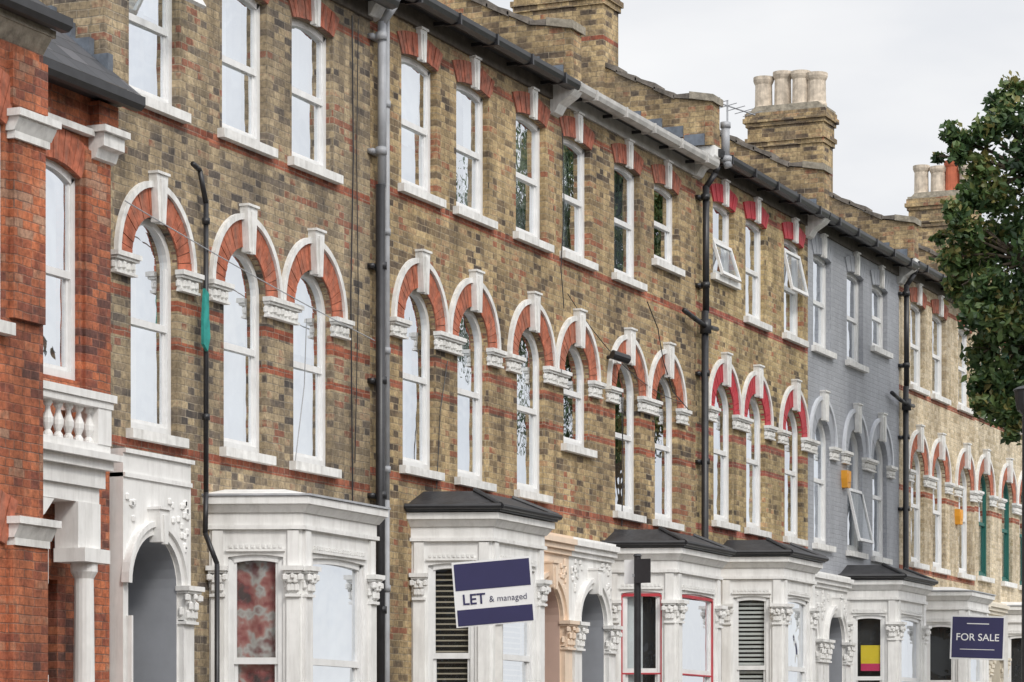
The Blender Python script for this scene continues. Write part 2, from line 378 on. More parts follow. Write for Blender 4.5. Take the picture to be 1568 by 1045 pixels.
def keystone(mb,T,c,z0,z1,w0,w1,pr,mat):
    mb.prism(T,[(c-w0,z0),(c+w0,z0),(c+w1,z1),(c-w1,z1)],0,pr,mat)
    mb.prism(T,[(c-w0*.45,z0-.02),(c+w0*.45,z0-.02),(c+w1*.5,z1-.05),(c-w1*.5,z1-.05)],pr-.02,pr+.02,mat)
    mb.box(T,c-w1-.012,c+w1+.012,0,pr+.02,z1+.001,z1+.025,mat)
def offs(P,t):
    L=[]
    for p,q in zip(P,P[1:]):
        d=Vector((q[0]-p[0],q[1]-p[1])).normalized(); n=Vector((-d.y,d.x)); L.append((Vector(p)+n*t,d))
    def inter(a,b):
        (p,d),(q,e)=a,b; den=d.x*e.y-d.y*e.x; s=((q.x-p.x)*e.y-(q.y-p.y)*e.x)/den; return p+d*s
    w=(Vector((0,0)),Vector((1,0)))
    return [tuple(inter(L[0],w))]+[tuple(inter(L[i],L[i+1])) for i in range(len(L)-1)]+[tuple(inter(L[-1],w))]
def layer(mb,P,t0,t1,z0,z1,mat,x=0):
    A=offs(P,t0) if t0 else P; B=offs(P,t1)
    n=len(P); i=len(mb.v); k=mb.mi(mat)
    mb.v.extend([(x+p[0],-p[1],z0) for p in A]); mb.v.extend([(x+p[0],-p[1],z1) for p in B])
    for j in range(n-1): mb.f.append((i+j,i+j+1,i+n+j+1,i+n+j)); mb.m.append(k)
    mb.f.append(tuple(range(i+n-1,i-1,-1))); mb.m.append(k); mb.f.append(tuple(range(i+n,i+2*n))); mb.m.append(k)

# ------------------------------------------------------------------ houses
def bay(H,P,cfg,styles):
    W,G,K,D=MB(),MB(),MB(),MB()
    wm=cfg.get('baymat','white_paint')
    for fi,(p,q) in enumerate(zip(P,P[1:])):
        T,L=TFACE(p,q)
        e=.15
        o=dict(c=L/2,a=max(.12,L/2-(.23 if fi==1 else .185)),z0=.25,zs=2.19,b=.025,kind='seg')
        wall(D,T,0,L,-1.4,2.5,[o],wm,.09)
        for u0,u1 in ((.02,e),(L-e,L-.02)):
            D.box(T,u0,u1,-.002,.035,-1.4,1.80,wm)
            bigcap(D,T,u0+.01,u1-.01,2.10,wm,.30,.035)
            D.box(T,u0+.01,u1-.01,-.002,.03,2.102,2.45,wm)
        sy,cm,fm=styles[fi]
        sash(W,G,K,T,o,1.18,.03,sy,.055,wf,cm,ext=.06,deep=.10)
        if fm=='red_bright':
            for (a_,b_) in ((o['c']-o['a']-.0,o['c']-o['a']+.018),(o['c']+o['a']-.018,o['c']+o['a'])): W.box(T,a_,b_,-.03,-.008,.26,2.17,fm)
            W.box(T,o['c']-o['a']+.018,o['c']+o['a']-.018,-.03,-.008,2.15,2.19,fm); W.box(T,o['c']-o['a']+.018,o['c']+o['a']-.018,-.04,-.028,1.13,1.15,fm)
        if cfg.get('poster') and fi==0:
            K.box(T,.32,.78,-.099,-.092,1.30,1.72,'yellow'); K.box(T,.32,.78,-.090,-.086,1.30,1.42,'magenta')
        D.box(T,o['c']-o['a']-.04,o['c']+o['a']+.04,-.03,.06,.15,.248,wm)
        D.box(T,o['c']-o['a']-.02,o['c']+o['a']+.02,0,.03,2.245,2.27,wm)
        n=int(o['a']*2/.05)
        for i in range(n):
            u=o['c']-o['a']+(i+.5)*o['a']*2/n; D.box(T,u-.013,u+.013,0,.022,2.28,2.315,wm)
    for a_,b_ in zip(offs(P,-.22),offs(P,-.22)[1:]):
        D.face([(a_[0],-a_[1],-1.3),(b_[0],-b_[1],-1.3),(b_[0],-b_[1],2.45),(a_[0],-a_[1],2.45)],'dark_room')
    layer(D,P,.045,.045,2.46,2.50,wm); layer(D,P,.02,.02,2.502,2.62,wm); layer(D,P,.04,.10,2.622,2.70,wm); layer(D,P,.12,.12,2.702,2.775,wm)
    rt=cfg['bayroof']
    if rt=='lead':
        layer(D,P,.14,.14,2.78,2.80,'lead'); layer(D,P,.10,-.3,2.802,2.88,wm)
    else:
        rm=rt
        layer(D,P,.15,.15,2.785,2.85,'black_iron')
        layer(D,P,.15,-.30,2.852,3.05,rm)
        q=offs(P,.17)
        for a_,b_ in zip(q,q[1:]): D.cyl((a_[0],-a_[1],2.84),(b_[0],-b_[1],2.84),.035,.035,'black_iron',8)
        for k_ in (1,2):
            a_=offs(P,.15)[k_]; b_=offs(P,-.30)[k_]
            D.cyl((a_[0],-a_[1],2.86),(b_[0],-b_[1],3.06),.03,.03,rm,8)
    D.done('bay_window_surround',H); W.done('bay_sashes',H); G.done('bay_glass',H); K.done('bay_curtains',H)

def portal(H,T,c,u0,u1,mat,door='door_dark',top=2.72,inner=None,zs=1.72,cornice=True,cw=.28):
    D=MB(); pr=.2
    T2=lambda u,o,z:T(u,o+pr,z)
    op=dict(c=c,a=.44,z0=-1.2,zs=zs,b=.46,kind='arch')
    wall(D,T2,u0,u1,-1.2,top,[op],mat,.95,inner or mat)
    for u in (u0,u1): D.face([T(u,0,-1.2),T(u,pr,-1.2),T(u,pr,top),T(u,0,top)],mat)
    D.face([T(u0,0,top),T(u1,0,top),T(u1,pr,top),T(u0,pr,top)],mat)
    ring(D,T2,curve('arch',c,.45,zs,.47,20),curve('arch',c,.56,zs,.60,20),-.002,.05,mat)
    ring(D,T2,curve('arch',c,.515,zs,.545,20),curve('arch',c,.56,zs,.60,20),.048,.08,mat)
    keystone(D,T2,c,zs+.40,zs+.70,.06,.09,.13,mat)
    for a,b_ in ((max(u0+.02,c-.44-cw),c-.44),(c+.44,min(u1,c+.44+cw))):
        D.box(T2,a+.03,b_-.01,-.002,.06,-1.2,zs-.3,mat)
        if b_-a>.1: bigcap(D,T2,a+.03,b_-.01,zs+.02,mat,.36,.07)
    for sgn in (-1,1):
        for _ in range(26):
            uu=c+sgn*R.uniform(.3,.66); zz=zs+R.uniform(.33,.82)
            if math.hypot((uu-c),(zz-zs))<.69 or uu<u0+.06 or uu>u1-.06 or zz>top-.2: continue
            D.blob(T2,uu,.005,zz,.04,.022,.038,mat)
    if cornice:
        for (o_,za,zb) in ((.04,top-.16,top-.10),(.08,top-.098,top-.03),(.12,top-.028,top+.04),(.06,top+.042,top+.08)):
            D.box(T,u0,u1,0,pr+o_,za,zb,mat)
    else:
        D.box(T,u0-.0,u1+.03,0,pr+.03,top+.001,top+.04,mat); D.box(T,u0,u1,0,pr+.02,top-.22,top-.18,mat)
    D.box(T,c-.5,c+.5,-.80,-.74,-1.2,1.45,door); D.box(T,c-.5,c+.5,-.8,-.72,1.452,1.52,'white_paint')
    for zz in (-.9,-.1,.7):
        for s in (-.22,.22): D.box(T,c+s-.15,c+s+.15,-.742,-.72,zz,zz+.6,door)
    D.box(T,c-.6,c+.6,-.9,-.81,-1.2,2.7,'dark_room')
    D.done('door_surround',H)

wf='white_frame'
def house(name,P,base,side,cfg):
    H=empty('terraced_house',(P,0,base))
    T=TF()
    sg=1 if side=='L' else -1
    br=cfg['brick']; ringm=cfg.get('ring','red_arch'); tr='white_stone'
    U0,U1=(0,5.2) if sg>0 else (-5.2,0)
    if cfg.get('ext'): U0=-5.5
    cc0=cfg.get('cs',(1.19,2.64,4.46))
    cs=sorted([sg*x for x in cc0])
    lows=[];ups=[]
    for c in cs:
        idx=cc0.index(abs(c))
        z0=3.29
        if cfg.get('shortlow')==idx: z0=4.0
        lows.append(dict(c=c,a=.43,z0=z0,zs=4.90,b=.43,kind='arch'))
        zu=6.42
        if cfg.get('shortup')==idx: zu=6.84
        ups.append(dict(c=c,a=.465,z0=zu,zs=7.88,b=.05,kind='seg'))
    bp=cfg.get('bp') or ([(1.05,0),(1.35,.85),(2.82,.85),(3.15,0)] if sg>0 else [(-3.4,0),(-3.1,.85),(-1.4,.85),(-1.1,0)])
    dc=cfg.get('dc',sg*4.46)
    ops=lows+ups+[dict(c=dc,a=.5,z0=-1.2,zs=2.3,b=0,kind='rect'),dict(c=(bp[1][0]+bp[2][0])/2,a=.75,z0=-.2,zs=2.3,b=0,kind='rect')]
    D=MB(); wall(D,T,U0,U1,-1.4,8.5,ops,br,.3)
    Dp=9.0
    flank=[(0,-1.4),(0,8.5),(-4.5,10.4),(-9,8.5),(-9,-1.4)]
    if cfg.get('ext'): D.face([T(U0,o,z) for o,z in flank],br)
    D.face([T(U0,-Dp,-1.4),T(U1,-Dp,-1.4),T(U1,-Dp,8.5),T(U0,-Dp,8.5)],br)
    if cfg.get('endR'): D.face([T(U1,o,z) for o,z in flank],br)
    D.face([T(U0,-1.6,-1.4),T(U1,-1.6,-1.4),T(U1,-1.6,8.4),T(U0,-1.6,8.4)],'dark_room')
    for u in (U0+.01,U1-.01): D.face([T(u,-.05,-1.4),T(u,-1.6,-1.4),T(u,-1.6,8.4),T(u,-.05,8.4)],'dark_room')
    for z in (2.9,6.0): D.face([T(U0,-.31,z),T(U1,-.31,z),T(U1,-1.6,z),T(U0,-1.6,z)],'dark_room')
    D.done('brick_walls',H)
    A=MB(); S=MB(); W=MB(); G=MB(); K=MB()
    zs=4.90
    dists=[abs(a-b_) for i,a in enumerate(cs) for j,b_ in enumerate(cs) if i<j]
    lim=min(dists)/2-.003
    grey=ringm=='grey_paint'
    for o in lows:
        c=o['c']; nv=21
        ring(A,T,curve('arch',c,.43,zs,.43,nv),curve('arch',c,lim-.062,zs,.705,nv),-.05,.006,'joint' if ringm=='red_arch' else ringm)
        ring(A,T,curve('arch',c,.432,zs,.432,nv),curve('arch',c,lim-.064,zs,.703,nv),.0,.020,ringm,.045 if not grey else .02)
        ring(S,T,curve('arch',c,lim-.060,zs,.707,24),curve('arch',c,lim,zs,.768,24),-.002,.048,tr if not grey else 'lilac_paint')
        keystone(S,T,c,zs+.38,zs+.83,.065,.105,.09,tr)
        S.box(T,c-.52,c+.52,-.06,.08,o['z0']-.09,o['z0'],tr)
        S.box(T,c-.43,c+.43,-.2,-.06,o['z0']-.03,o['z0']+.012,tr)
        st=cfg['low'][lows.index(o)]
        sash(W,G,K,T,o,(o['z0']+5.3)/2+.05 if o['z0']>3.5 else 4.33,.07,*st)
    for o in ups:
        c=o['c']; n=13
        inn=[(c-.465+.93*i/n,7.88+.05*(1-(2*i/n-1)**2)) for i in range(n+1)]
        ou=[(c-.60+1.2*i/n,8.10+.09*(1-(2*i/n-1)**2)) for i in range(n+1)]
        rm='red_dark' if ringm=='red_arch' else ringm
        ring(A,T,inn,ou,-.05,.006,'joint' if ringm=='red_arch' else rm); ring(A,T,inn,ou,.0,.020,rm,.06)
        keystone(S,T,c,7.90,8.24,.055,.085,.06,cfg.get('key',tr))
        S.box(T,c-.56,c+.56,-.06,.08,o['z0']-.09,o['z0'],tr)
        st=cfg['up'][ups.index(o)]
        sash(W,G,K,T,o,(o['z0']+7.94)/2,.08,*st)
    zc=4.90
    a1,a2,a3=sorted(cc0)
    cc=[(a1-.78,a1-.40),(a1+.39,a2-.39),(a2+.40,a2+.78),(a3-.78,a3-.40),(a3+.39,5.2-.001)]
    if cfg.get('ext'): cc[-1]=(a3+.40,a3+.80)
    if sg<0: cc=[(-b_,-a) for a,b_ in cc]
    for a,b_ in cc: impost(S,T,a,b_,zc,tr)
    A.done('brick_arches',H); S.done('stone_trim',H); W.done('sash_frames',H); G.done('window_glass',H); K.done('curtains',H)
    bay(H,bp,cfg,cfg['bay'])
    pu=cfg.get('pu') or ((5.2-1.46,5.2) if sg>0 else (-5.2,-5.2+1.46))
    portal(H,T,dc,pu[0],pu[1],cfg.get('portal','white_paint'),cfg.get('door','door_dark'),inner=cfg.get('inner'),**cfg.get('pk',{}))
    E=MB()
    gm=cfg.get('gutter','black_iron')
    E.box(T,U0,U1,-.1,.20,8.44,8.50,'black_roof'); E.box(T,U0,U1,.0,.04,8.26,8.438,cfg.get('fascia','fascia'))
    E.prismx(T,[(.19,8.41),(.21,8.37),(.28,8.35),(.35,8.37),(.37,8.42),(.37,8.47),(.19,8.47)],U0+.02,U1-.02,gm)
    n=5
    for i in range(n):
        u=U0+(i+.5)*(U1-U0)/n; E.box(T,u-.015,u+.015,.0,.2,8.36,8.40,'black_iron'); E.box(T,u-.02,u+.02,.18,.385,8.345,8.475,gm)
    E.face([T(U0,.30,8.49),T(U1,.30,8.49),T(U1,-4.5,10.41),T(U0,-4.5,10.41)],'slate')
    E.face([T(U0,-9.2,8.42),T(U1,-9.2,8.42),T(U1,-4.5,10.41),T(U0,-4.5,10.41)],'slate')
    E.done('roof',H)
    if sg>0:
        Q=MB()
        for k,u in enumerate((0,5.2)):
            top=[(.30,9.12),(-.25,9.20),(-1.4,9.78),(-4.5,11.1)]
            Q.prismx(T,[(.30,8.5),*top,(-4.5,8.5)],u-.17,u+.17,'brick_party')
            Q.prismx(T,[(-4.5,8.5),(-4.5,11.1),(-9,9.3),(-9,8.5)],u-.17,u+.17,'brick_party')
            Q.prismx(T,[(0,8.08),(.06,8.10),(.12,8.2),(.28,8.30),(.33,8.36),(.33,8.498),(0,8.498)],u-.13,u+.13,'white_stone')
            for (a,b_) in zip(top,top[1:]):
                L=math.hypot(b_[0]-a[0],b_[1]-a[1]); m_=max(1,round(L/.36))
                for i in range(m_):
                    t0=i/m_;t1=(i+1)/m_+.02
                    pa=(a[0]+(b_[0]-a[0])*t0,a[1]+(b_[1]-a[1])*t0); pb=(a[0]+(b_[0]-a[0])*t1,a[1]+(b_[1]-a[1])*t1)
                    j=R.uniform(-.016,.016)
                    Q.prismx(T,[(pa[0],pa[1]+.002+j),(pb[0],pb[1]+.002+j),(pb[0],pb[1]+.045+j),(pa[0],pa[1]+.09+j)],u-.20,u+.20,'coping_tile')
            Q.prismx(T,[(.34,9.10),(.34,9.20),(-.02,9.27),(-.02,9.17)],u-.215,u+.215,'stone_cap')
        for u in (0,5.2):
            for i in range(9):
                o_=.2-i*.32; z_=8.50+i*.135
                Q.box(T,u-.20,u-.171,o_-.3,o_,z_,z_+.16,'blue_lead')
        Q.done('party_walls',H)
        if cfg.get('chimney',True):
            Ch=MB(); u0,u1=-.28,.32; o0,o1=-2.66,-1.30
            ct=cfg.get('chz',0)
            Ch.box(T,u0,u1,o0,o1,8.5,10.62+ct,'brick_party')
            lv=[(.03,10.62,10.70),(.06,10.70,10.78),(.02,10.78,10.98),(.05,10.98,11.05),(.09,11.05,11.13),(.06,11.13,11.22)]
            for t,a,b_ in lv: Ch.box(T,u0-t,u1+t,o0-t,o1+t,a+ct+.001,b_+ct,'brick_party')
            Ch.box(T,u0-.04,u1+.04,o0-.04,o1+.04,11.221+ct,11.27+ct,'stone_cap')
            Ch.prismx(T,[(o0,11.27+ct),(o0+.1,11.36+ct),(o1-.1,11.36+ct),(o1,11.27+ct)],u0+.04,u1-.04,'stone_cap')
            pots=cfg.get('pots',['pot_buff']*4)
            for i,pm in enumerate(pots):
                oo=o0+.18+(o1-o0-.36)*i/(len(pots)-1)+R.uniform(-.03,.03); h=R.uniform(.58,.72); z=11.3+ct; rr=R.uniform(.165,.185)
                x,y,_=T(.02+R.uniform(-.06,.06),oo,0)
                Ch.lathe(x,y,[(rr*1.0,z),(rr*1.0,z+.06),(rr*.92,z+.10),(rr*.88,z+h-.14),(rr*1.0,z+h-.10),(rr*1.08,z+h-.06),(rr*1.08,z+h),(rr*.8,z+h),(rr*.78,z+h-.2)],pm,14)
            Ch.done('chimney',H)
    return H

def st(s,c='curtain_white',f=wf): return (s,.065,f,c)
net=st('net'); dark=st('none'); half=st('half'); bt=st('blindtop','curtain_cream'); sides=st('sides'); cream=st('net','curtain_cream')
left=st('left'); grey=st('net','curtain_grey'); gsides=st('sides','curtain_cream'); gleft=st('left','curtain_grey')
two=st('two'); twoc=st('two','curtain_cream'); twog=st('twog'); twogc=st('twog','curtain_cream')
gd=st('left','curtain_grey','green_frame')
NB=('none','curtain_white',wf)
house('A',28.55,-.2,'R',dict(brick='brick_A',ext=True,cs=(1.36,2.83,4.60),low=[twogc,twoc,two],up=[two,twog,twog],bayroof='lead',bp=[(-3.55,0),(-3.22,.85),(-1.62,.85),(-1.3,0)],
   bay=[('net','painted_reflection',wf),('net','curtain_mid',wf),NB],inner='grey_paint',dc=-4.97,pu=(-5.5,-4.26),pk=dict(top=3.02,zs=1.83,cornice=False,cw=.24)))
house('B',28.55,0,'L',dict(brick='brick_B',cs=(1.25,2.72,4.46),low=[twog,st('net','curtain_mid'),twoc],up=[two,sides,twoc],bayroof='black_roof',portal='peach_paint',inner='pink_paint',bay=[('slats','blind_brown',wf),('slats','blind_brown',wf),NB]))
house('C',38.95,0,'R',dict(brick='brick_C',cs=(1.20,2.68,4.46),shortup=0,shortlow=2,low=[dark,gleft,dark],up=[twog,grey,dark],bayroof='black_roof',gutter='grey_gutter',fascia='grey_gutter',bay=[('sides','curtain_white','red_bright'),('half','curtain_grey','red_bright'),NB],inner='grey_paint'))
house('D',38.95,.17,'L',dict(brick='brick_D',ring='red_bright',shortup=0,low=[two,net,half],up=[dark,twog,half],bayroof='black_roof',bay=[('blindslats','blind',wf),('net','curtain_mid',wf),NB]))
house('E',49.35,.17,'R',dict(brick='brick_E',ring='grey_paint',shortup=0,low=[net,gleft,two],up=[twog,left,two],bayroof='black_roof',poster=True,bay=[('none','curtain_grey',wf),('left','curtain_grey',wf),NB],inner='grey_paint'))
house('F',49.35,.22,'L',dict(brick='brick_F',low=[twoc,gleft,cream],up=[gsides,dark,twoc],bayroof='lead',bay=[('none','curtain_grey',wf),('net','curtain_grey',wf),NB],portal='cream_paint'))
house('G',59.75,.25,'R',dict(brick='brick_G',low=[gd,gd,gd],up=[gd,gd,gd],bayroof='lead',bay=[('none','curtain_grey',wf),('net','curtain_grey',wf),NB],portal='cream_paint'))
house('H',59.75,.35,'L',dict(brick='brick_H',low=[net,net,net],up=[net,net,net],bayroof='black_roof',bay=[('none','curtain_grey',wf),('net','curtain_grey',wf),NB],pots=['pot_buff','pot_buff','pot_red','pot_buff'],chz=.2))
house('I',70.15,.5,'R',dict(brick='brick_F',endR=True,low=[net,net,net],up=[net,net,net],bayroof='black_roof',bay=[('none','curtain_grey',wf),('net','curtain_grey',wf),NB]))

# ------------------------------------------------------------------ drainpipes
TW=TF()
def pipes(X,base,low='black_iron',hopper='black_iron',branch=None,two=True):
    E=empty('drainpipe',(X,0,base)); M=MB(); T=TF()
    M.tube(T,[(.16,.28,8.38),(.16,.24,8.28),(.1,.12,8.08)],.045,hopper)
    M.tube(T,[(.1,.12,8.1),(.1,.12,6.3)],.048,hopper,10)
    M.tube(T,[(.06,.12,6.32),(.06,.12,-1.0)],.052,low,10)
    z=7.9
    while z>-.8:
        mt=hopper if z>6.3 else low
        M.tube(T,[(.08,.12,z),(.08,.12,z+.08)],.066,mt); M.box(T,-.02,.2,0,.07,z+.01,z+.06,mt); z-=1.25
    if two:
        M.tube(T,[(.25,.10,8.3),(.25,.10,2.9),(.25,.1,-1.0)],.038,'grey_pipe',8)
        for z in (7.2,5.8,4.5,3.2,1.9): M.tube(T,[(.25,.1,z),(.25,.1,z+.07)],.05,'grey_pipe')
    if branch:
        M.tube(T,[(-.75,.10,branch+.12),(-.4,.12,branch+.06),(0,.14,branch),(.62,.10,branch+.04)],.035,low)
        M.tube(T,[(.06,.13,branch-.1),(.06,.13,branch+.1)],.085,low)
    M.done('pipe',E,True)
pipes(28.5,-.05,'black_iron','grey_pipe')
pipes(38.95,.05,'black_iron','black_iron',branch=6.1,two=False)
pipes(49.3,.2,'black_iron','black_iron',branch=6.0,two=False)
pipes(59.7,.3,'black_iron','black_iron',two=False)
E=empty('overflow_pipe',(39.2,0,0)); M=MB(); T=TF()
M.tube(T,[(0,.36,9.05),(0,.36,8.55),(.02,.40,8.42)],.06,'grey_pipe',10); M.tube(T,[(0,.36,8.98),(0,.36,9.06)],.075,'grey_pipe',10); M.tube(T,[(.02,.36,8.58),(.02,.36,8.50)],.085,'grey_pipe',10); M.done('pipe',E,True)
E=empty('vent_pipe',(24.76,0,0)); M=MB(); T=TF()
M.tube(T,[(-.26,.10,5.74),(-.12,.10,5.70),(0,.10,5.4),(0,.10,2.6),(-.05,.12,2.2),(-.05,.25,1.9),(-.05,.25,-1.1)],.026,'black_iron')
for z in (5.2,4.2,3.3): M.tube(T,[(0,.1,z),(0,.1,z+.06)],.04,'black_iron')
M.done('pipe',E,True)
M=MB(); M.prism(T,[(-.13,4.02),(-.05,3.96),(.0,4.10),(-.025,4.3),(-.03,4.52),(-.10,4.56),(-.13,4.3)],.12,.15,'teal'); M.done('teal_cloth',E)
E=empty('telephone_cable'); M=MB()
def cable(pts,r=.009,mat='black_iron'):
    M.tube(lambda a,b,c:(a,b,c),[TW(*p) for p in pts],r,mat,5)
def sag(a,b,s,n=14):
    return [(a[0]+(b[0]-a[0])*i/n,a[1]+(b[1]-a[1])*i/n,a[2]+(b[2]-a[2])*i/n-s*4*(i/n)*(1-i/n)) for i in range(n+1)]
cable([(28.05,.03,8.0),(28.08,.03,6.5),(28.02,.03,5),(28.06,.03,3),(28.05,.03,1)])
cable([(28.2,.03,8.0),(28.16,.03,6.5),(28.2,.03,5),(28.12,.03,3.2)],.006)
cable([(33.95,.03,7.9),(33.98,.04,7.0),(33.9,.03,6.2),(34.0,.03,5.7)],.007)
cable(sag((34.1,.04,5.9),(38.3,.04,5.0),.25),.006)
cable([(36.9,.05,6.2),(37.3,.05,5.9),(37.5,.05,5.5),(37.9,.05,5.1),(38.6,.05,4.9)],.008)
cable(sag((23.2,.13,5.15),(28.4,.13,4.55),.03),.006,'grey_pipe')
cable([(30.2,.03,3.1),(30.3,.03,4.0),(30.5,.03,4.6)],.006)
cable([(36.0,.03,4.9),(36.05,.03,3.9),(36.0,.03,3.1)],.008)
cable([(26.75,.03,3.1),(26.95,.03,3.9),(27.0,.03,4.6)],.006,'grey_pipe')
M.done('cables',E)
for X,z,mt in ((46.05,4.62,'orange'),(53.2,4.55,'orange')):
    E=empty('burglar_alarm_box',(X,0,z)); M=MB()
    M.prism(T,[(-.12,.0),(-.08,-.15),(.08,-.15),(.12,0),(.12,.13),(-.12,.13)],0,.10,mt); M.box(T,-.07,.07,.10,.11,-.06,.08,mt); M.done('box',E)
E=empty('security_camera',(35.55,0,5.28)); M=MB(); M.tube(T,[(0,0,0),(0,.15,.02)],.025,'black_iron'); M.tube(T,[(-.12,.12,.02),(.1,.26,-.03)],.06,'black_iron',10); M.box(T,.12,.26,0,.1,-.06,.08,'white_paint'); M.done('camera_body',E)
E=empty('tv_aerial',(44.6,1.5,9.7)); M=MB(); I=lambda a,b,c:(a,b,c)
M.tube(I,[(0,0,0),(0,0,.95)],.015,'grey_pipe',6); M.tube(I,[(-.5,.3,.95),(.5,-.3,.8)],.012,'grey_pipe',6)
for i in range(7):
    t=-.45+i*.15; M.tube(I,[(t+.12,-t*.6+.2,.875-t*.15),(t-.12,-t*.6-.2,.875-t*.15)],.007,'grey_pipe',4)
M.done('aerial',E)
E=empty('open_casement_window'); M=MB(); G=MB()
def leaf(p,u1,z0,z1,ang,mt='white_frame'):
    def TT(u,o,z):
        d=z1-z; return (p+u, -(-.05+ d*math.sin(ang)+o*math.cos(ang)), z1-d*math.cos(ang)+o*math.sin(ang))
    w=.05
    M.box(TT,0,u1,0,.04,z0,z0+w,mt); M.box(TT,0,u1,0,.04,z1-w,z1,mt); M.box(TT,0,w,0,.04,z0+w,z1-w,mt); M.box(TT,u1-w,u1,0,.04,z0+w,z1-w,mt)
    G.face([TT(w,.02,z0+w),TT(u1-w,.02,z0+w),TT(u1-w,.02,z1-w),TT(w,.02,z1-w)],'glass')
leaf(39.74,.8,6.98,7.5,.30); leaf(23.62,.8,7.1,7.7,.55); leaf(43.0,.8,7.25,7.9,.22); leaf(46.4,.8,3.6,4.5,.22)
M.done('casement_frame',E); G.done('casement_glass',E)

# ------------------------------------------------------------------ red brick neighbour
H=empty('red_brick_house'); T=TF(); D=MB(); W=MB(); G=MB(); K=MB(); S=MB()
T1=TF(0,.1)
op=[dict(c=22.0,a=.47,z0=3.40,zs=5.22,b=.10,kind='seg'),dict(c=21.6,a=.5,z0=-1.3,zs=1.6,b=0,kind='rect')]
wall(D,T1,20.4,22.98,-1.5,6.05,op,'brick_red',.25)
D.face([T(22.98,.1,-1.5),T(22.98,0,-1.5),T(22.98,0,6.05),T(22.98,.1,6.05)],'brick_red')
D.face([T(20.4,-1.5,-1.5),T(22.98,-1.5,-1.5),T(22.98,-1.5,6),T(20.4,-1.5,6)],'dark_room')
D.box(T,22.52,22.95,.1,.13,3.3,5.5,'brick_red')
sash(W,G,K,T1,op[0],4.35,.05,'twog',.06,'white_frame','curtain_grey')
inn=[(21.53+.94*i/12,5.22+.10*(1-(i/6-1)**2)) for i in range(13)]; ou=[(21.38+1.24*i/12,5.50+.12*(1-(i/6-1)**2)) for i in range(13)]
ring(D,T1,inn,ou,-.02,.02,'red_arch',.05)
S.box(T,21.4,22.6,.1,.18,5.62,5.68,'white_stone')
S.prismx(T,[(.1,5.42),(.17,5.44),(.20,5.52),(.26,5.54),(.26,5.66),(.1,5.66)],22.62,22.98,'white_stone'); S.box(T,22.58,23.02,.05,.30,5.662,5.72,'white_stone')
D.box(T,22.64,22.97,.1,.20,5.72,5.95,'brick_red')
D.box(T,20.4,23.06,-.1,.32,5.98,6.04,'black_roof'); D.prismx(T,[(.28,5.97),(.31,5.93),(.38,5.93),(.42,5.97),(.42,6.05),(.28,6.05)],20.6,23.08,'black_iron')
D.face([T(16,.4,6.06),T(23.04,.4,6.06),T(23.04,-4.5,10.1),T(16,-4.5,10.1)],'slate')
for i in range(10): D.box(T,22.95,23.04,.1-i*.2-.2,.1-i*.2,6.30+i*.165,6.46+i*.165,'blue_lead')
T2=TF(0,.9)
ob=[dict(c=19.38,a=.65,z0=3.55,zs=5.15,b=.10,kind='seg'),dict(c=19.35,a=.62,z0=-.3,zs=1.75,b=.12,kind='seg')]
wall(D,T2,16.5,20.62,-1.5,6.0,ob,'brick_red',.2)
for x in (16.5,20.62): D.face([T(x,0,-1.5),T(x,.9,-1.5),T(x,.9,6),T(x,0,6)],'brick_red')
D.face([T(16.5,.3,-1.5),T(20.62,.3,-1.5),T(20.62,.3,6),T(16.5,.3,6)],'dark_room')
sash(W,G,K,T2,ob[0],4.3,.03,'net',.07,'white_frame','curtain_white'); sash(W,G,K,T2,ob[1],.9,.05,'net',.07,'white_frame','curtain_white')
for x0,x1 in ((20.08,20.60),(17.9,18.5)):
    D.box(T,x0,x1,.9,.96,-1.5,1.75,'brick_red'); D.box(T,x0+.03,x1-.02,.9,.95,3.6,5.05,'brick_red'); D.box(T,x0,x1,.9,.96,5.33,5.75,'brick_red')
    for zb in (5.05,1.75):
        S.box(T,x0,x1,.8,.98,zb,zb+.06,'white_stone'); S.prismx(T,[(.8,zb+.061),(.98,zb+.061),(1.03,zb+.15),(1.03,zb+.17),(.8,zb+.17)],x0-.02,x1+.02,'white_stone'); S.box(T,x0-.05,x1+.05,.8,1.06,zb+.171,zb+.23,'white_stone')
S.box(T,18.6,20.06,.85,1.0,3.44,3.54,'white_stone')
for z in (5.15,1.75):
    inn=[(18.73+1.30*i/14,z+.10*(1-(i/7-1)**2)) for i in range(15)]; ou=[(18.55+1.66*i/14,z+.36+.14*(1-(i/7-1)**2)) for i in range(15)]
    ring(D,T2,inn,ou,-.02,.03,'red_arch',.05)
D.box(T,16,20.66,.3,1.0,5.98,6.04,'stone_cap'); D.prismx(T,[(.9,5.84),(.99,5.978),(.9,5.978)],16.3,20.62,'stone_cap')
D.prismx(T,[(1.0,6.07),(1.03,6.03),(1.10,6.03),(1.14,6.07),(1.14,6.14),(1.0,6.14)],16,20.70,'black_iron')
D.hexa([T(16,1.1,6.13),T(20.66,1.1,6.13),T(19.9,.0,7.0),T(16,.0,7.0),T(16,1.0,6.05),T(20.60,1.0,6.05),T(20.6,0,6.05),T(16,0,6.05)],'black_roof')
q=-.09
S.box(T,20.66,22.36,.1,.52,2.66+q,2.74+q,'white_paint'); S.box(T,20.66,22.42,.1,.58,2.742+q,2.80+q,'white_paint'); S.box(T,20.66,22.32,.1,.46,2.50+q,2.658+q,'white_paint'); S.box(T,20.66,22.28,.1,.42,2.36+q,2.498+q,'white_paint')
S.box(T,20.66,22.34,.34,.50,2.802+q,2.88+q,'white_paint'); S.box(T,20.66,22.36,.32,.52,3.20+q,3.26+q,'white_paint'); S.box(T,20.66,22.39,.30,.54,3.262+q,3.33+q,'white_paint')
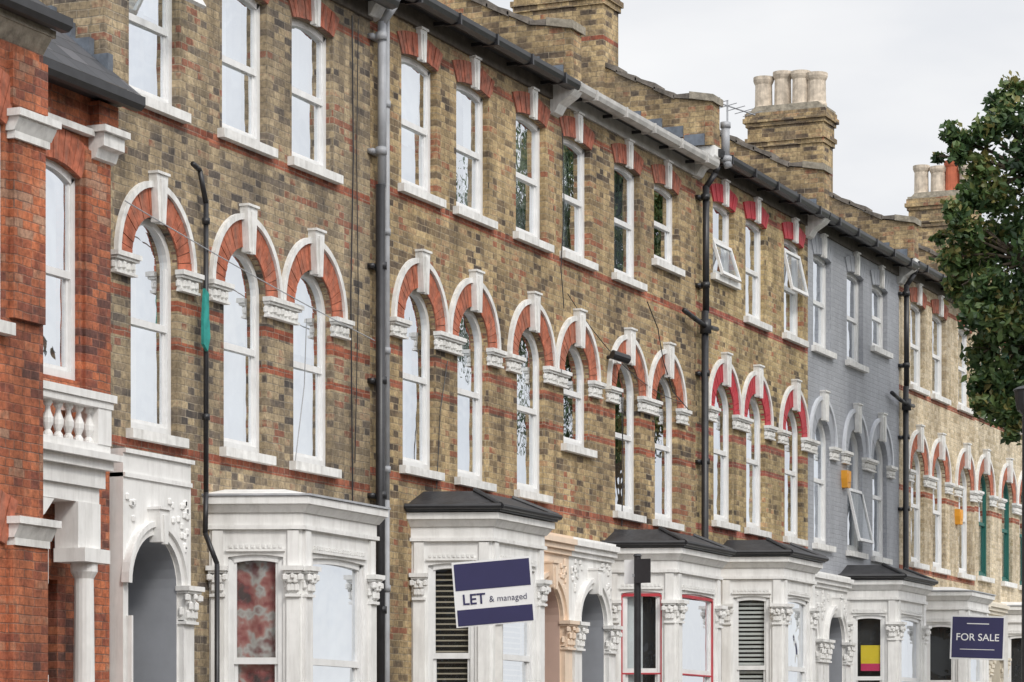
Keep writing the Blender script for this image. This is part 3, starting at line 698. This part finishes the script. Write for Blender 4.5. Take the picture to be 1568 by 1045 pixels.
S.box(T,22.12,22.34,.33,.51,2.88+q,3.2+q,'white_paint'); S.box(T,22.15,22.34,.1,.33,3.2+q,3.3+q,'white_paint')
x=20.78
while x<22.1:
    S.lathe(x,-.42,[(.045,2.88+q),(.045,2.91+q),(.025,2.94+q),(.05,3.0+q),(.052,3.04+q),(.028,3.10+q),(.022,3.14+q),(.045,3.17+q),(.045,3.2+q)],'white_paint',10); x+=.165
S.prism(T,[(20.7,2.26),(20.7,2.0),(20.9,1.95),(21.1,1.98),(21.35,2.12),(21.5,2.26)],.3,.45,'white_paint')
S.box(T,21.9,22.27,.2,.44,1.86,2.27,'white_paint')
S.box(T,21.85,22.27,.22,.54,1.74,1.86,'white_paint'); S.lathe(22.06,-.40,[(.13,-1.2),(.13,-1),(.10,-.95),(.10,.5),(.13,.53),(.13,.6),(.095,.64),(.085,1.6),(.12,1.66),(.12,1.74)],'white_paint',16)
S.box(T,21.55,21.8,.1,.2,1.55,1.85,'white_paint'); S.box(T,21.55,21.8,.1,.2,.3,.75,'white_paint')
D.done('brick_walls',H); W.done('sash_frames',H); G.done('glass',H); K.done('curtains',H); S.done('stone_trim',H)

# ------------------------------------------------------------------ rest of the street (seen in the window reflections)
M=MB(); ops=[]
for u in (1.2,3.9):
    ops.append(dict(c=u,a=.5,z0=3.2,zs=5.0,b=.1,kind='seg')); ops.append(dict(c=u,a=.5,z0=6.1,zs=7.5,b=.1,kind='seg'))
ops.append(dict(c=1.3,a=.9,z0=.4,zs=2.3,b=0,kind='rect')); ops.append(dict(c=4.1,a=.45,z0=-1.0,zs=1.9,b=.1,kind='seg'))
Tp=lambda u,o,z:(u,-o,z)
wall(M,Tp,0,5.2,-2.6,8.2,ops,'brick_H',.2)
for o in ops:
    M.box(Tp,o['c']-o['a'],o['c']+o['a'],-.22,-.18,o['z0'],o['zs']+o['b'],'dark_glass'); M.box(Tp,o['c']-o['a']-.06,o['c']+o['a']+.06,-.05,.06,o['z0']-.12,o['z0'],'white_paint')
    M.box(Tp,o['c']-o['a'],o['c']+o['a'],-.18,-.12,(o['z0']+o['zs'])/2,(o['z0']+o['zs'])/2+.06,'white_frame')
    M.box(Tp,o['c']-o['a'],o['c']-o['a']+.07,-.18,-.11,o['z0'],o['zs'],'white_frame'); M.box(Tp,o['c']+o['a']-.07,o['c']+o['a'],-.18,-.11,o['z0'],o['zs'],'white_frame')
M.prismx(Tp,[(.3,8.2),(-4.5,10.4),(-9,8.2)],0,5.2,'slate'); M.face([(0,0,-2.6),(0,9,-2.6),(0,9,8.2),(0,0,8.2)],'brick_H'); M.face([(5.2,0,-2.6),(5.2,9,-2.6),(5.2,9,8.2),(5.2,0,8.2)],'brick_H'); M.face([(0,9,-2.6),(5.2,9,-2.6),(5.2,9,8.2),(0,9,8.2)],'brick_H')
M.box(Tp,-.28,.28,-4.9,-3.6,9.0,11.4,'brick_party')
for i in range(4): M.lathe(0,3.9+i*.28,[(.12,11.4),(.11,11.9),(.08,11.9)],'pot_buff',8)
first=M.done('terraced_house'); first.location=(10.6,0,-.7)
def gz(x): return -1.6+.0225*max(-30,min(x,75))
for i in range(1,9):
    ob=bpy.data.objects.new('terraced_house',first.data); ob.location=(10.6-5.2*i,0,gz(10.6-5.2*i)+.8); C.collection.objects.link(ob)
for i in range(26):
    ob=bpy.data.objects.new('terraced_house',first.data); x=-75+5.2*i; ob.location=(x,-21,gz(x)+1.0); ob.rotation_euler=(0,0,pi); C.collection.objects.link(ob)

# ------------------------------------------------------------------ ground
def strip(name,y0,y1,mat,dz,x0=-30,x1=90,h=0):
    M=MB(); xs=sorted({x for x in (x0,0,30,60,75,x1)})
    for a,b in zip(xs,xs[1:]):
        if h: M.hexa([(a,y0,gz(a)+dz),(b,y0,gz(b)+dz),(b,y0,gz(b)+dz+h),(a,y0,gz(a)+dz+h),(a,y1,gz(a)+dz),(b,y1,gz(b)+dz),(b,y1,gz(b)+dz+h),(a,y1,gz(a)+dz+h)],mat)
        else: M.face([(a,y0,gz(a)+dz),(b,y0,gz(b)+dz),(b,y1,gz(b)+dz),(a,y1,gz(a)+dz)],mat)
    return M.done(name)
M=MB(); xs=[-900,-30,75,1200]
for a,b in zip(xs,xs[1:]): M.face([(a,-900,gz(a)-.15),(b,-900,gz(b)-.15),(b,900,gz(b)-.15),(a,900,gz(a)-.15)],'ground_soil')
M.done('ground')
strip('road',-12.3,-5.2,'asphalt',-.12); strip('pavement',-5.2,-3.0,'paving',-.14,h=.14); strip('pavement',-16,-12.3,'paving',-.14,h=.14)
strip('kerb',-5.34,-5.2,'kerb_stone',-.14,h=.143); strip('kerb',-12.3,-12.16,'kerb_stone',-.14,h=.143)
strip('front_garden_paving',-3.0,0,'paving',-.01)
M=MB()
x=-28
while x<88: M.face([(x,-8.8,gz(x)-.115),(x+2,-8.8,gz(x+2)-.115),(x+2,-8.7,gz(x+2)-.115),(x,-8.7,gz(x)-.115)],'sign_white'); x+=6
M.done('road_centre_line')
for i in range(9):
    X=18.2+i*5.2; M=MB(); E=empty('garden_wall',(X,-2.9,gz(X+2)))
    M.box(T,0,3.9,0,.22,-.1,.8,'brick_party'); M.box(T,-.03,3.93,-.03,.25,.8,.86,'stone_cap')
    for u in (0,3.9): M.box(T,u-.02,u+.28,-.04,.26,-.1,1.0,'brick_party'); M.prism(T,[(u-.05,1.0),(u+.31,1.0),(u+.13,1.15)],-.07,.29,'stone_cap')
    M.done('wall',E)

# ------------------------------------------------------------------ signs & posts
def text(body,size,loc,mat,parent,font_off=.0):
    cu=bpy.data.curves.new('lettering','FONT'); cu.body=body; cu.size=size; cu.align_x='CENTER'; cu.align_y='CENTER'; cu.extrude=.002; cu.offset=font_off
    cu.materials.append(MATS[mat]); ob=bpy.data.objects.new('lettering',cu); C.collection.objects.link(ob); ob.parent=parent; ob.location=loc; return ob
def rect(M,x0,x1,y0,y1,z0,z1,mat): M.hexa([(x0,y0,z0),(x1,y0,z0),(x1,y1,z0),(x0,y1,z0),(x0,y0,z1),(x1,y0,z1),(x1,y1,z1),(x0,y1,z1)],mat)
def board(name,X,Y,Z,rz,roll,w,h,build,post_x,bz):
    E=empty(name,(X,Y,Z)); E.rotation_euler=(math.radians(90),0,math.radians(rz))
    M=MB()
    sub=bpy.data.objects.new('board',None); C.collection.objects.link(sub); sub.parent=E; sub.rotation_euler=(0,0,math.radians(roll))
    build(sub)
    rect(M,post_x-.035,post_x+.035,bz-Z,h/2,-.09,-.02,'wood_post')
    M.done('post',E)
def let_b(E):
    M=MB(); w=.405; h=.33
    rect(M,-w,w,-h,h,-.015,0,'sign_white'); rect(M,-w+.02,w-.02,.04,h-.02,.001,.004,'navy'); rect(M,-w+.02,w-.02,-h+.012,-.155,.001,.004,'navy')
    M.done('panel',E)
    text('LET',.15,(-.205,-.06,.004),'navy',E,.002); text('& managed',.088,(.145,-.07,.004),'navy',E,-.001)
board('to_let_sign',26.9,-2.2,1.70,-75,4.5,.78,.64,let_b,.05,gz(27))
def sale_b(E):
    M=MB(); w=.44; h=.36
    rect(M,-w,w,-h,h,-.015,0,'sign_white'); rect(M,-w+.025,w-.025,-h+.025,h-.025,.001,.004,'navy')
    rect(M,-.28,.28,-.20,-.19,.005,.007,'sign_white'); rect(M,-.18,.18,.22,.235,.005,.007,'sign_white'); M.done('panel',E)
    text('FOR SALE',.165,(0,0,.006),'sign_white',E,.001)
board('for_sale_sign',47.0,-2.0,2.02,-75,-2,.88,.72,sale_b,.46,gz(47))
E=empty('parking_sign_post',(26.0,-4.1,gz(26))); M=MB(); top=1.95-gz(26)
M.cyl((0,0,0),(0,0,top),.034,.034,'black_iron',12); M.cyl((0,0,top),(0,0,top+.02),.045,.03,'black_iron',12); M.cyl((0,0,0),(0,0,.5),.05,.045,'black_iron',12)
M.box(TF(),-.052,-.040,-.01,.15,top-.26,top-.03,'black_iron'); M.box(TF(),.036,.048,-.15,.02,top-.26,top-.03,'sign_white'); M.box(TF(),-.040,.038,-.04,.04,top-.2,top-.17,'grey_pipe')
M.done('post',E)
E=empty('street_lamp',(37.85,-5.0,gz(37.5))); M=MB(); top=4.55-gz(37.5)
M.cyl((0,0,0),(0,0,1.2),.09,.08,'black_iron',14); M.cyl((0,0,1.2),(0,0,top),.055,.045,'black_iron',12)
M.lathe(0,0,[(.05,top),(.11,top+.05),(.13,top+.12),(.15,top+.3),(.17,top+.32),(.10,top+.36),(.03,top+.38)],'black_iron',12)
M.done('column',E)

# ------------------------------------------------------------------ tree
E=empty('street_tree',(45.3,-3.5,gz(45.3)))
base=Vector((45.3,-3.5,0)); rt=Vector((.399,-.917,0)); fw=Vector((.917,.399,0)); s=97.5
def wp(px,py,d=0): return base+rt*((px-1600)/s)+fw*d+Vector((0,0,(1165-py)/s))
clumps=[(1455,210,18),(1478,222,22),(1464,245,14),(1440,240,8),(1508,205,24),(1540,185,28),(1530,155,18),(1556,138,22),(1502,262,28),(1486,305,24),(1522,300,34),(1460,330,18),(1474,355,28),(1458,395,22),(1444,360,10),(1492,400,34),(1530,370,40),(1474,438,24),(1512,450,36),(1494,490,26),(1535,500,42),(1508,540,28),(1503,590,22),(1535,585,36),(1524,632,26),(1555,640,34),(1500,625,14),(1545,668,12),
 (1575,250,46),(1580,340,52),(1580,430,52),(1590,530,55),(1600,190,50),(1650,250,90),(1650,420,110),(1660,570,85),(1740,300,90),(1740,450,100),(1640,140,45),(1700,170,50)]
V=[];F=[];tint=[]
for (px,py,rp) in clumps:
    r=rp/s; big=rp>=45; n=int(760*(r/.5)**2)+45
    for dd in ((0,) if not big else (-.7*r,.7*r)):
        cpos=wp(px,py,dd+R.uniform(-.35,.35))
        ct=R.uniform(-.18,.18)
        for _ in range(n if not big else int(n*.36)):
            v=Vector((R.gauss(0,1),R.gauss(0,1),R.gauss(0,1))).normalized()*r*(R.random()**.5)*R.uniform(.75,1.4)
            p=cpos+v
            nrm=(Vector((R.gauss(0,1),R.gauss(0,1),R.gauss(0,1)+.6))).normalized(); a=nrm.orthogonal().normalized()
            a=Matrix.Rotation(R.random()*6.28,3,nrm)@a; b=nrm.cross(a); L=R.uniform(.05,.095); w=L*.6
            i=len(V); V+= [p-a*L,p-a*L*.2+b*w-nrm*.012,p+a*L,p-a*L*.2-b*w-nrm*.012]; F.append((i,i+1,i+2,i+3))
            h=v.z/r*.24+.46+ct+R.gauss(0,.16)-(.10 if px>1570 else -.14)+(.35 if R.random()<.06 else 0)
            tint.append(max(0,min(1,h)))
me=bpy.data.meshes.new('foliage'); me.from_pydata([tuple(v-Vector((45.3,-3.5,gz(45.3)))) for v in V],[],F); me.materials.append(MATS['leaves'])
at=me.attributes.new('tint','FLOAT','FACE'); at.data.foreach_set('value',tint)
ob=bpy.data.objects.new('foliage',me); C.collection.objects.link(ob); ob.parent=E
M=MB(); g0=Vector((45.3,-3.5,gz(45.3))); O=lambda p:tuple(Vector(p)-g0)
fork=base+Vector((0,0,4.2))
M.cyl(O(g0),O(g0+Vector((0,0,.5))),.26,.19,'bark',14); M.cyl(O(g0+Vector((0,0,.5))),O(fork),.19,.14,'bark',14)
hubs=[wp(1575,520),wp(1570,400),wp(1580,270),wp(1660,450),wp(1640,260)]
for h in hubs: M.cyl(O(fork),O(h),.09,.04,'bark',8)
for (px,py,rp) in clumps:
    tgt=wp(px,py,0); h=min(hubs,key=lambda k:(k-tgt).length); mid=h.lerp(tgt,.5)+Vector((0,0,.08))
    M.cyl(O(h),O(mid),.035,.022,'bark',6); M.cyl(O(mid),O(tgt),.022,.01,'bark',5)
    for _ in range(3):
        e=tgt+Vector((R.uniform(-1,1),R.uniform(-1,1),R.uniform(-.6,1)))*rp/s*.8; M.cyl(O(mid.lerp(tgt,.7)),O(e),.010,.004,'bark',4)
M.done('trunk_and_limbs',E,True)

# ------------------------------------------------------------------ world, sun, camera
sun_dir=Vector((-.50,-.62,.68)).normalized()
elev=math.asin(sun_dir.z)
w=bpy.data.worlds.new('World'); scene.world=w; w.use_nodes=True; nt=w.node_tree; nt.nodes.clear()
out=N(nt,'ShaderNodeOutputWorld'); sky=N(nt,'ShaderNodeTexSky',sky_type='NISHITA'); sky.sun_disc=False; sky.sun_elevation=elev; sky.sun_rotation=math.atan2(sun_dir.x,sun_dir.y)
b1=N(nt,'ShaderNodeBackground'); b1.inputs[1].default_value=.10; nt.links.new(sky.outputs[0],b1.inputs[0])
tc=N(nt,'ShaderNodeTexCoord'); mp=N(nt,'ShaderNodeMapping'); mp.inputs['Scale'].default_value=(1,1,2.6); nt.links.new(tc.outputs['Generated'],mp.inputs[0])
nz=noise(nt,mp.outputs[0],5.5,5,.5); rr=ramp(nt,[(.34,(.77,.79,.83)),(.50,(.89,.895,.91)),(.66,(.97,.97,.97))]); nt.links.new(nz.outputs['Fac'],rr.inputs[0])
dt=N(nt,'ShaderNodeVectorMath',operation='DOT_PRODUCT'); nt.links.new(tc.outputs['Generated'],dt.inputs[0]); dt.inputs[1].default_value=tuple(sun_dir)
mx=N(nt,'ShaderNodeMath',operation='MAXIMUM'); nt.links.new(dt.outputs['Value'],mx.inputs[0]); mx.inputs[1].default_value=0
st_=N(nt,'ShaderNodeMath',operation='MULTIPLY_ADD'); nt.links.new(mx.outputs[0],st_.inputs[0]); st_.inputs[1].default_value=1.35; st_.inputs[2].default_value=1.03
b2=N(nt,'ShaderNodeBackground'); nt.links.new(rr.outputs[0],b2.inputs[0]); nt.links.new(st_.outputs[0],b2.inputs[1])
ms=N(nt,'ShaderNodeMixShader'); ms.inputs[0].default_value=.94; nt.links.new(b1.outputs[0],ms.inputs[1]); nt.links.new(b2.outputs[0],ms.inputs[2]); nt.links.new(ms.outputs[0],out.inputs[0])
L=bpy.data.lights.new('sun','SUN'); L.energy=1.5; L.angle=math.radians(12); L.color=(1,.955,.88)
lo=bpy.data.objects.new('sun',L); C.collection.objects.link(lo); lo.rotation_euler=(-sun_dir).to_track_quat('-Z','Y').to_euler()
cam=bpy.data.cameras.new('camera'); co=bpy.data.objects.new('camera',cam); C.collection.objects.link(co); scene.camera=co
co.location=(0,-14.1,0); co.rotation_euler=(math.radians(90),0,math.radians(-66.5))
cam.lens=102.6; cam.sensor_width=36; cam.shift_y=.4098; cam.clip_end=3000; cam.clip_start=.1
scene.view_settings.view_transform='Standard'; scene.view_settings.look='None'; scene.view_settings.exposure=0
